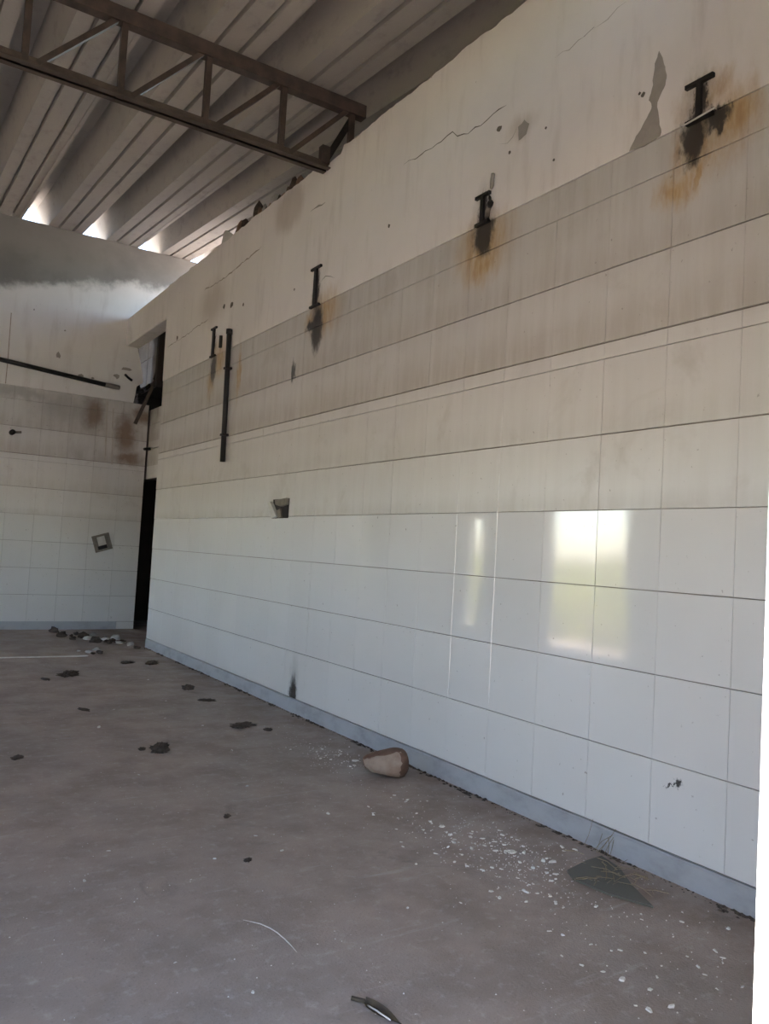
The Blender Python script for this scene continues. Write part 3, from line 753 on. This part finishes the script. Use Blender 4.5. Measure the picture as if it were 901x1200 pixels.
# dust-fine crumbs nobody could count
m = MB(); random.seed(5)
for i in range(1500):
    c = random.random()
    if c < .40: x, y = random.gauss(2.40, .17), random.gauss(2.60, .35)
    elif c < .58: x, y = random.gauss(2.46, .12), random.gauss(4.2, .35)
    else: x, y = random.uniform(.3, 2.75), 1.4+8*random.random()**1.6
    if x > XW-.09 or (abs(x-2.56) < .17 and abs(y-3.83) < .17) or (8.6 < y < 8.9) or any(math.hypot(x-c[0][0], y-c[0][1]) < 1.4*c[1][0] for c in clods): continue
    s = random.uniform(.0015, .0038); a = random.random()*6
    m.add([(x+s*math.cos(a+k*2.09), y+s*math.sin(a+k*2.09), 0) for k in range(3)]+[(x, y, s*.9)], [(0, 1, 3), (1, 2, 3), (2, 0, 3)])
tag(m.build('plaster_dust', CHIP, fix=False), 'fine pale plaster crumbs sprinkled over the concrete floor', 'plaster crumbs', kind='stuff')
m = MB()
for i in range(900):
    y = random.uniform(1.3, 9.3); x = XW-.014-abs(random.gauss(0, .018)); s = random.uniform(.003, .012)*(1 if mnoise.noise((y*2.2, 0, 0)) > -.05 else .4); a = random.random()*6
    m.add([(x+s*math.cos(a+k*1.57), y+1.6*s*math.sin(a+k*1.57), 0) for k in range(4)]+[(x, y, s*.7)], [(0, 1, 4), (1, 2, 4), (2, 3, 4), (3, 0, 4)])
tag(m.build('foot_dirt', CLUMP, fix=False), 'dark crumbs of dirt gathered along the foot of the skirting', 'dirt', kind='stuff')

# ------------------------------------------------------------------ green shard with straw on it
L = (2.56, 2.18, 0)
sh = MB(); poly = [(2.476, 2.335), (2.436, 2.265), (2.452, 2.105), (2.520, 1.945), (2.606, 2.116), (2.700, 2.256), (2.735, 2.385), (2.636, 2.375)]
sh.prism([(a-L[0], b-L[1]) for a, b in poly], 2, .004, .011)
sh = sh.build('glass_shard', SHARD, None, loc=L)
tag(sh, 'dark green broken glass pane lying flat by the skirting', 'glass shard')
random.seed(9); m = MB()
for i in range(34):
    x = random.gauss(2.62, .055); y = random.gauss(2.19, .08); a = random.uniform(0, 6.28); l = random.uniform(.05, .14); z = random.uniform(.013, .03)
    p = Vector((x, y, z)); d = Vector((math.cos(a)*l, math.sin(a)*l, random.uniform(-.004, .035)))
    if (p+d).x > 2.79: continue
    m.tube([p, p+d*.5+Vector((random.gauss(0, .01), random.gauss(0, .01), .008)), p+d], random.uniform(.0009, .0017), 4)
tag(m.build('dry_straw', STRAW), 'wisp of dry straw lying on the green glass pane', 'straw', kind='stuff')
# grass seedhead leaning on the skirting by the shard
m = MB()
for i in range(8):
    y = random.gauss(2.44, .05); a = random.uniform(-.06, .06)
    m.tube([(2.76, y, .004), (2.782, y+a*.6, .05), (2.796, y+a*1.4, random.uniform(.07, .13))], .0011, 4)
tag(m.build('dry_grass', STRAW), 'dry grass wisp leaning on the skirting above the green pane', 'dry grass', kind='stuff')
tag(MB().tube([(1.144, 2.511, .003), (1.165, 2.485, .003), (1.183, 2.459, .004), (1.200, 2.42, .003), (1.208, 2.381, .003), (1.211, 2.33, .003), (1.211, 2.292, .003), (1.208, 2.24, .003)], [.0008, .0014, .0018, .0018, .0018, .0018, .0016, .0008], 6).build('plastic_thread', THREAD, None, True), 'thin curved white plastic thread lying on the open floor', 'thread')
L = (1.25, 1.875, 0); t = thing('dry_leaf', L, 'dried dark leaf with a white stalk on the floor', 'leaf')
m = MB(); vs = []; N = 9
for i in range(N):
    u = i/(N-1); w = .024*math.sin(math.pi*min(1, u*1.02+.02))**.8; yy = .03-.13*u; xx = .035*u*u
    vs += [(xx-w, yy, .010+.006*math.sin(u*4)), (xx, yy, .003), (xx+w, yy, .012+.008*math.cos(u*3))]
m.add(vs, [(3*i+k, 3*i+3+k, 3*i+4+k, 3*i+1+k) for i in range(N-1) for k in range(2)]).build('blade', LEAF, t, True)
MB().tube([(-.004, .01, .008), (-.002, -.03, .014), (.012, -.08, .010)], .0025, 5).build('stalk', THREAD, t, True)
MB().tube([(0, .03, .008), (-.03, .055, .012)], .006, 5).build('curled_tip', LEAF, t, True)

# ------------------------------------------------------------------ debris on top of the right wall
random.seed(14)
for i in range(22):
    y = 6.15+1.4*i/22+random.uniform(-.02, .02); s = random.uniform(.035, .075)
    mt = (BRICK, CLUMP, CLUMP, RENDER_GREY)[i % 4]
    lb = {0: 'brown brick fragment lying on top of the tiled wall under the roof', 3: 'grey mortar lump lying on top of the tiled wall under the roof'}.get(i % 4, 'dark lump of debris lying on top of the tiled wall under the roof')
    tag(link('wall_top_rubble', lump('wall_top_rubble', mt, (s*.6, s*.75, s*random.uniform(1.0, 2.0)), i*2.1, .32, sub=2), None, (XW+random.uniform(.05, .08), y, ZT-.03), (0, 0, random.random()*6)), lb, 'rubble', lb.split(' lying')[0]+'s on the wall')
tag(MB().prism([(7.95, ZT-.03), (7.58, ZT-.03), (7.56, ZT+.04), (7.80, ZT+.175), (7.86, ZT+.17)], 0, XW+.05, XW+.075).build('tile_offcut', PLATE_W), 'white tile offcut standing on top of the tiled wall', 'tile piece')

# ------------------------------------------------------------------ tall grass in the yard (seen mirrored in the tiles)
random.seed(31); m = MB()
for i in range(9000):
    x = -5.0-random.random()**1.3*7; y = random.uniform(2, 24); h = random.uniform(.8, 1.75); w = random.uniform(.012, .03); a = random.random()*3.14
    bx, by = random.gauss(0, .18), random.gauss(0, .18); dx, dy = w*math.cos(a), w*math.sin(a)
    m.add([(x-dx, y-dy, -.14), (x+dx, y+dy, -.14), (x+bx*.4-dx*.7, y+by*.4-dy*.7, h*.6-.14), (x+bx*.4+dx*.7, y+by*.4+dy*.7, h*.6-.14), (x+bx, y+by, h-.14)], [(0, 1, 3, 2), (2, 3, 4)])
tag(m.build('tall_grass', GRASS, fix=False), 'tall yellow green grass growing in the yard outside the doorway', 'grass', kind='stuff')
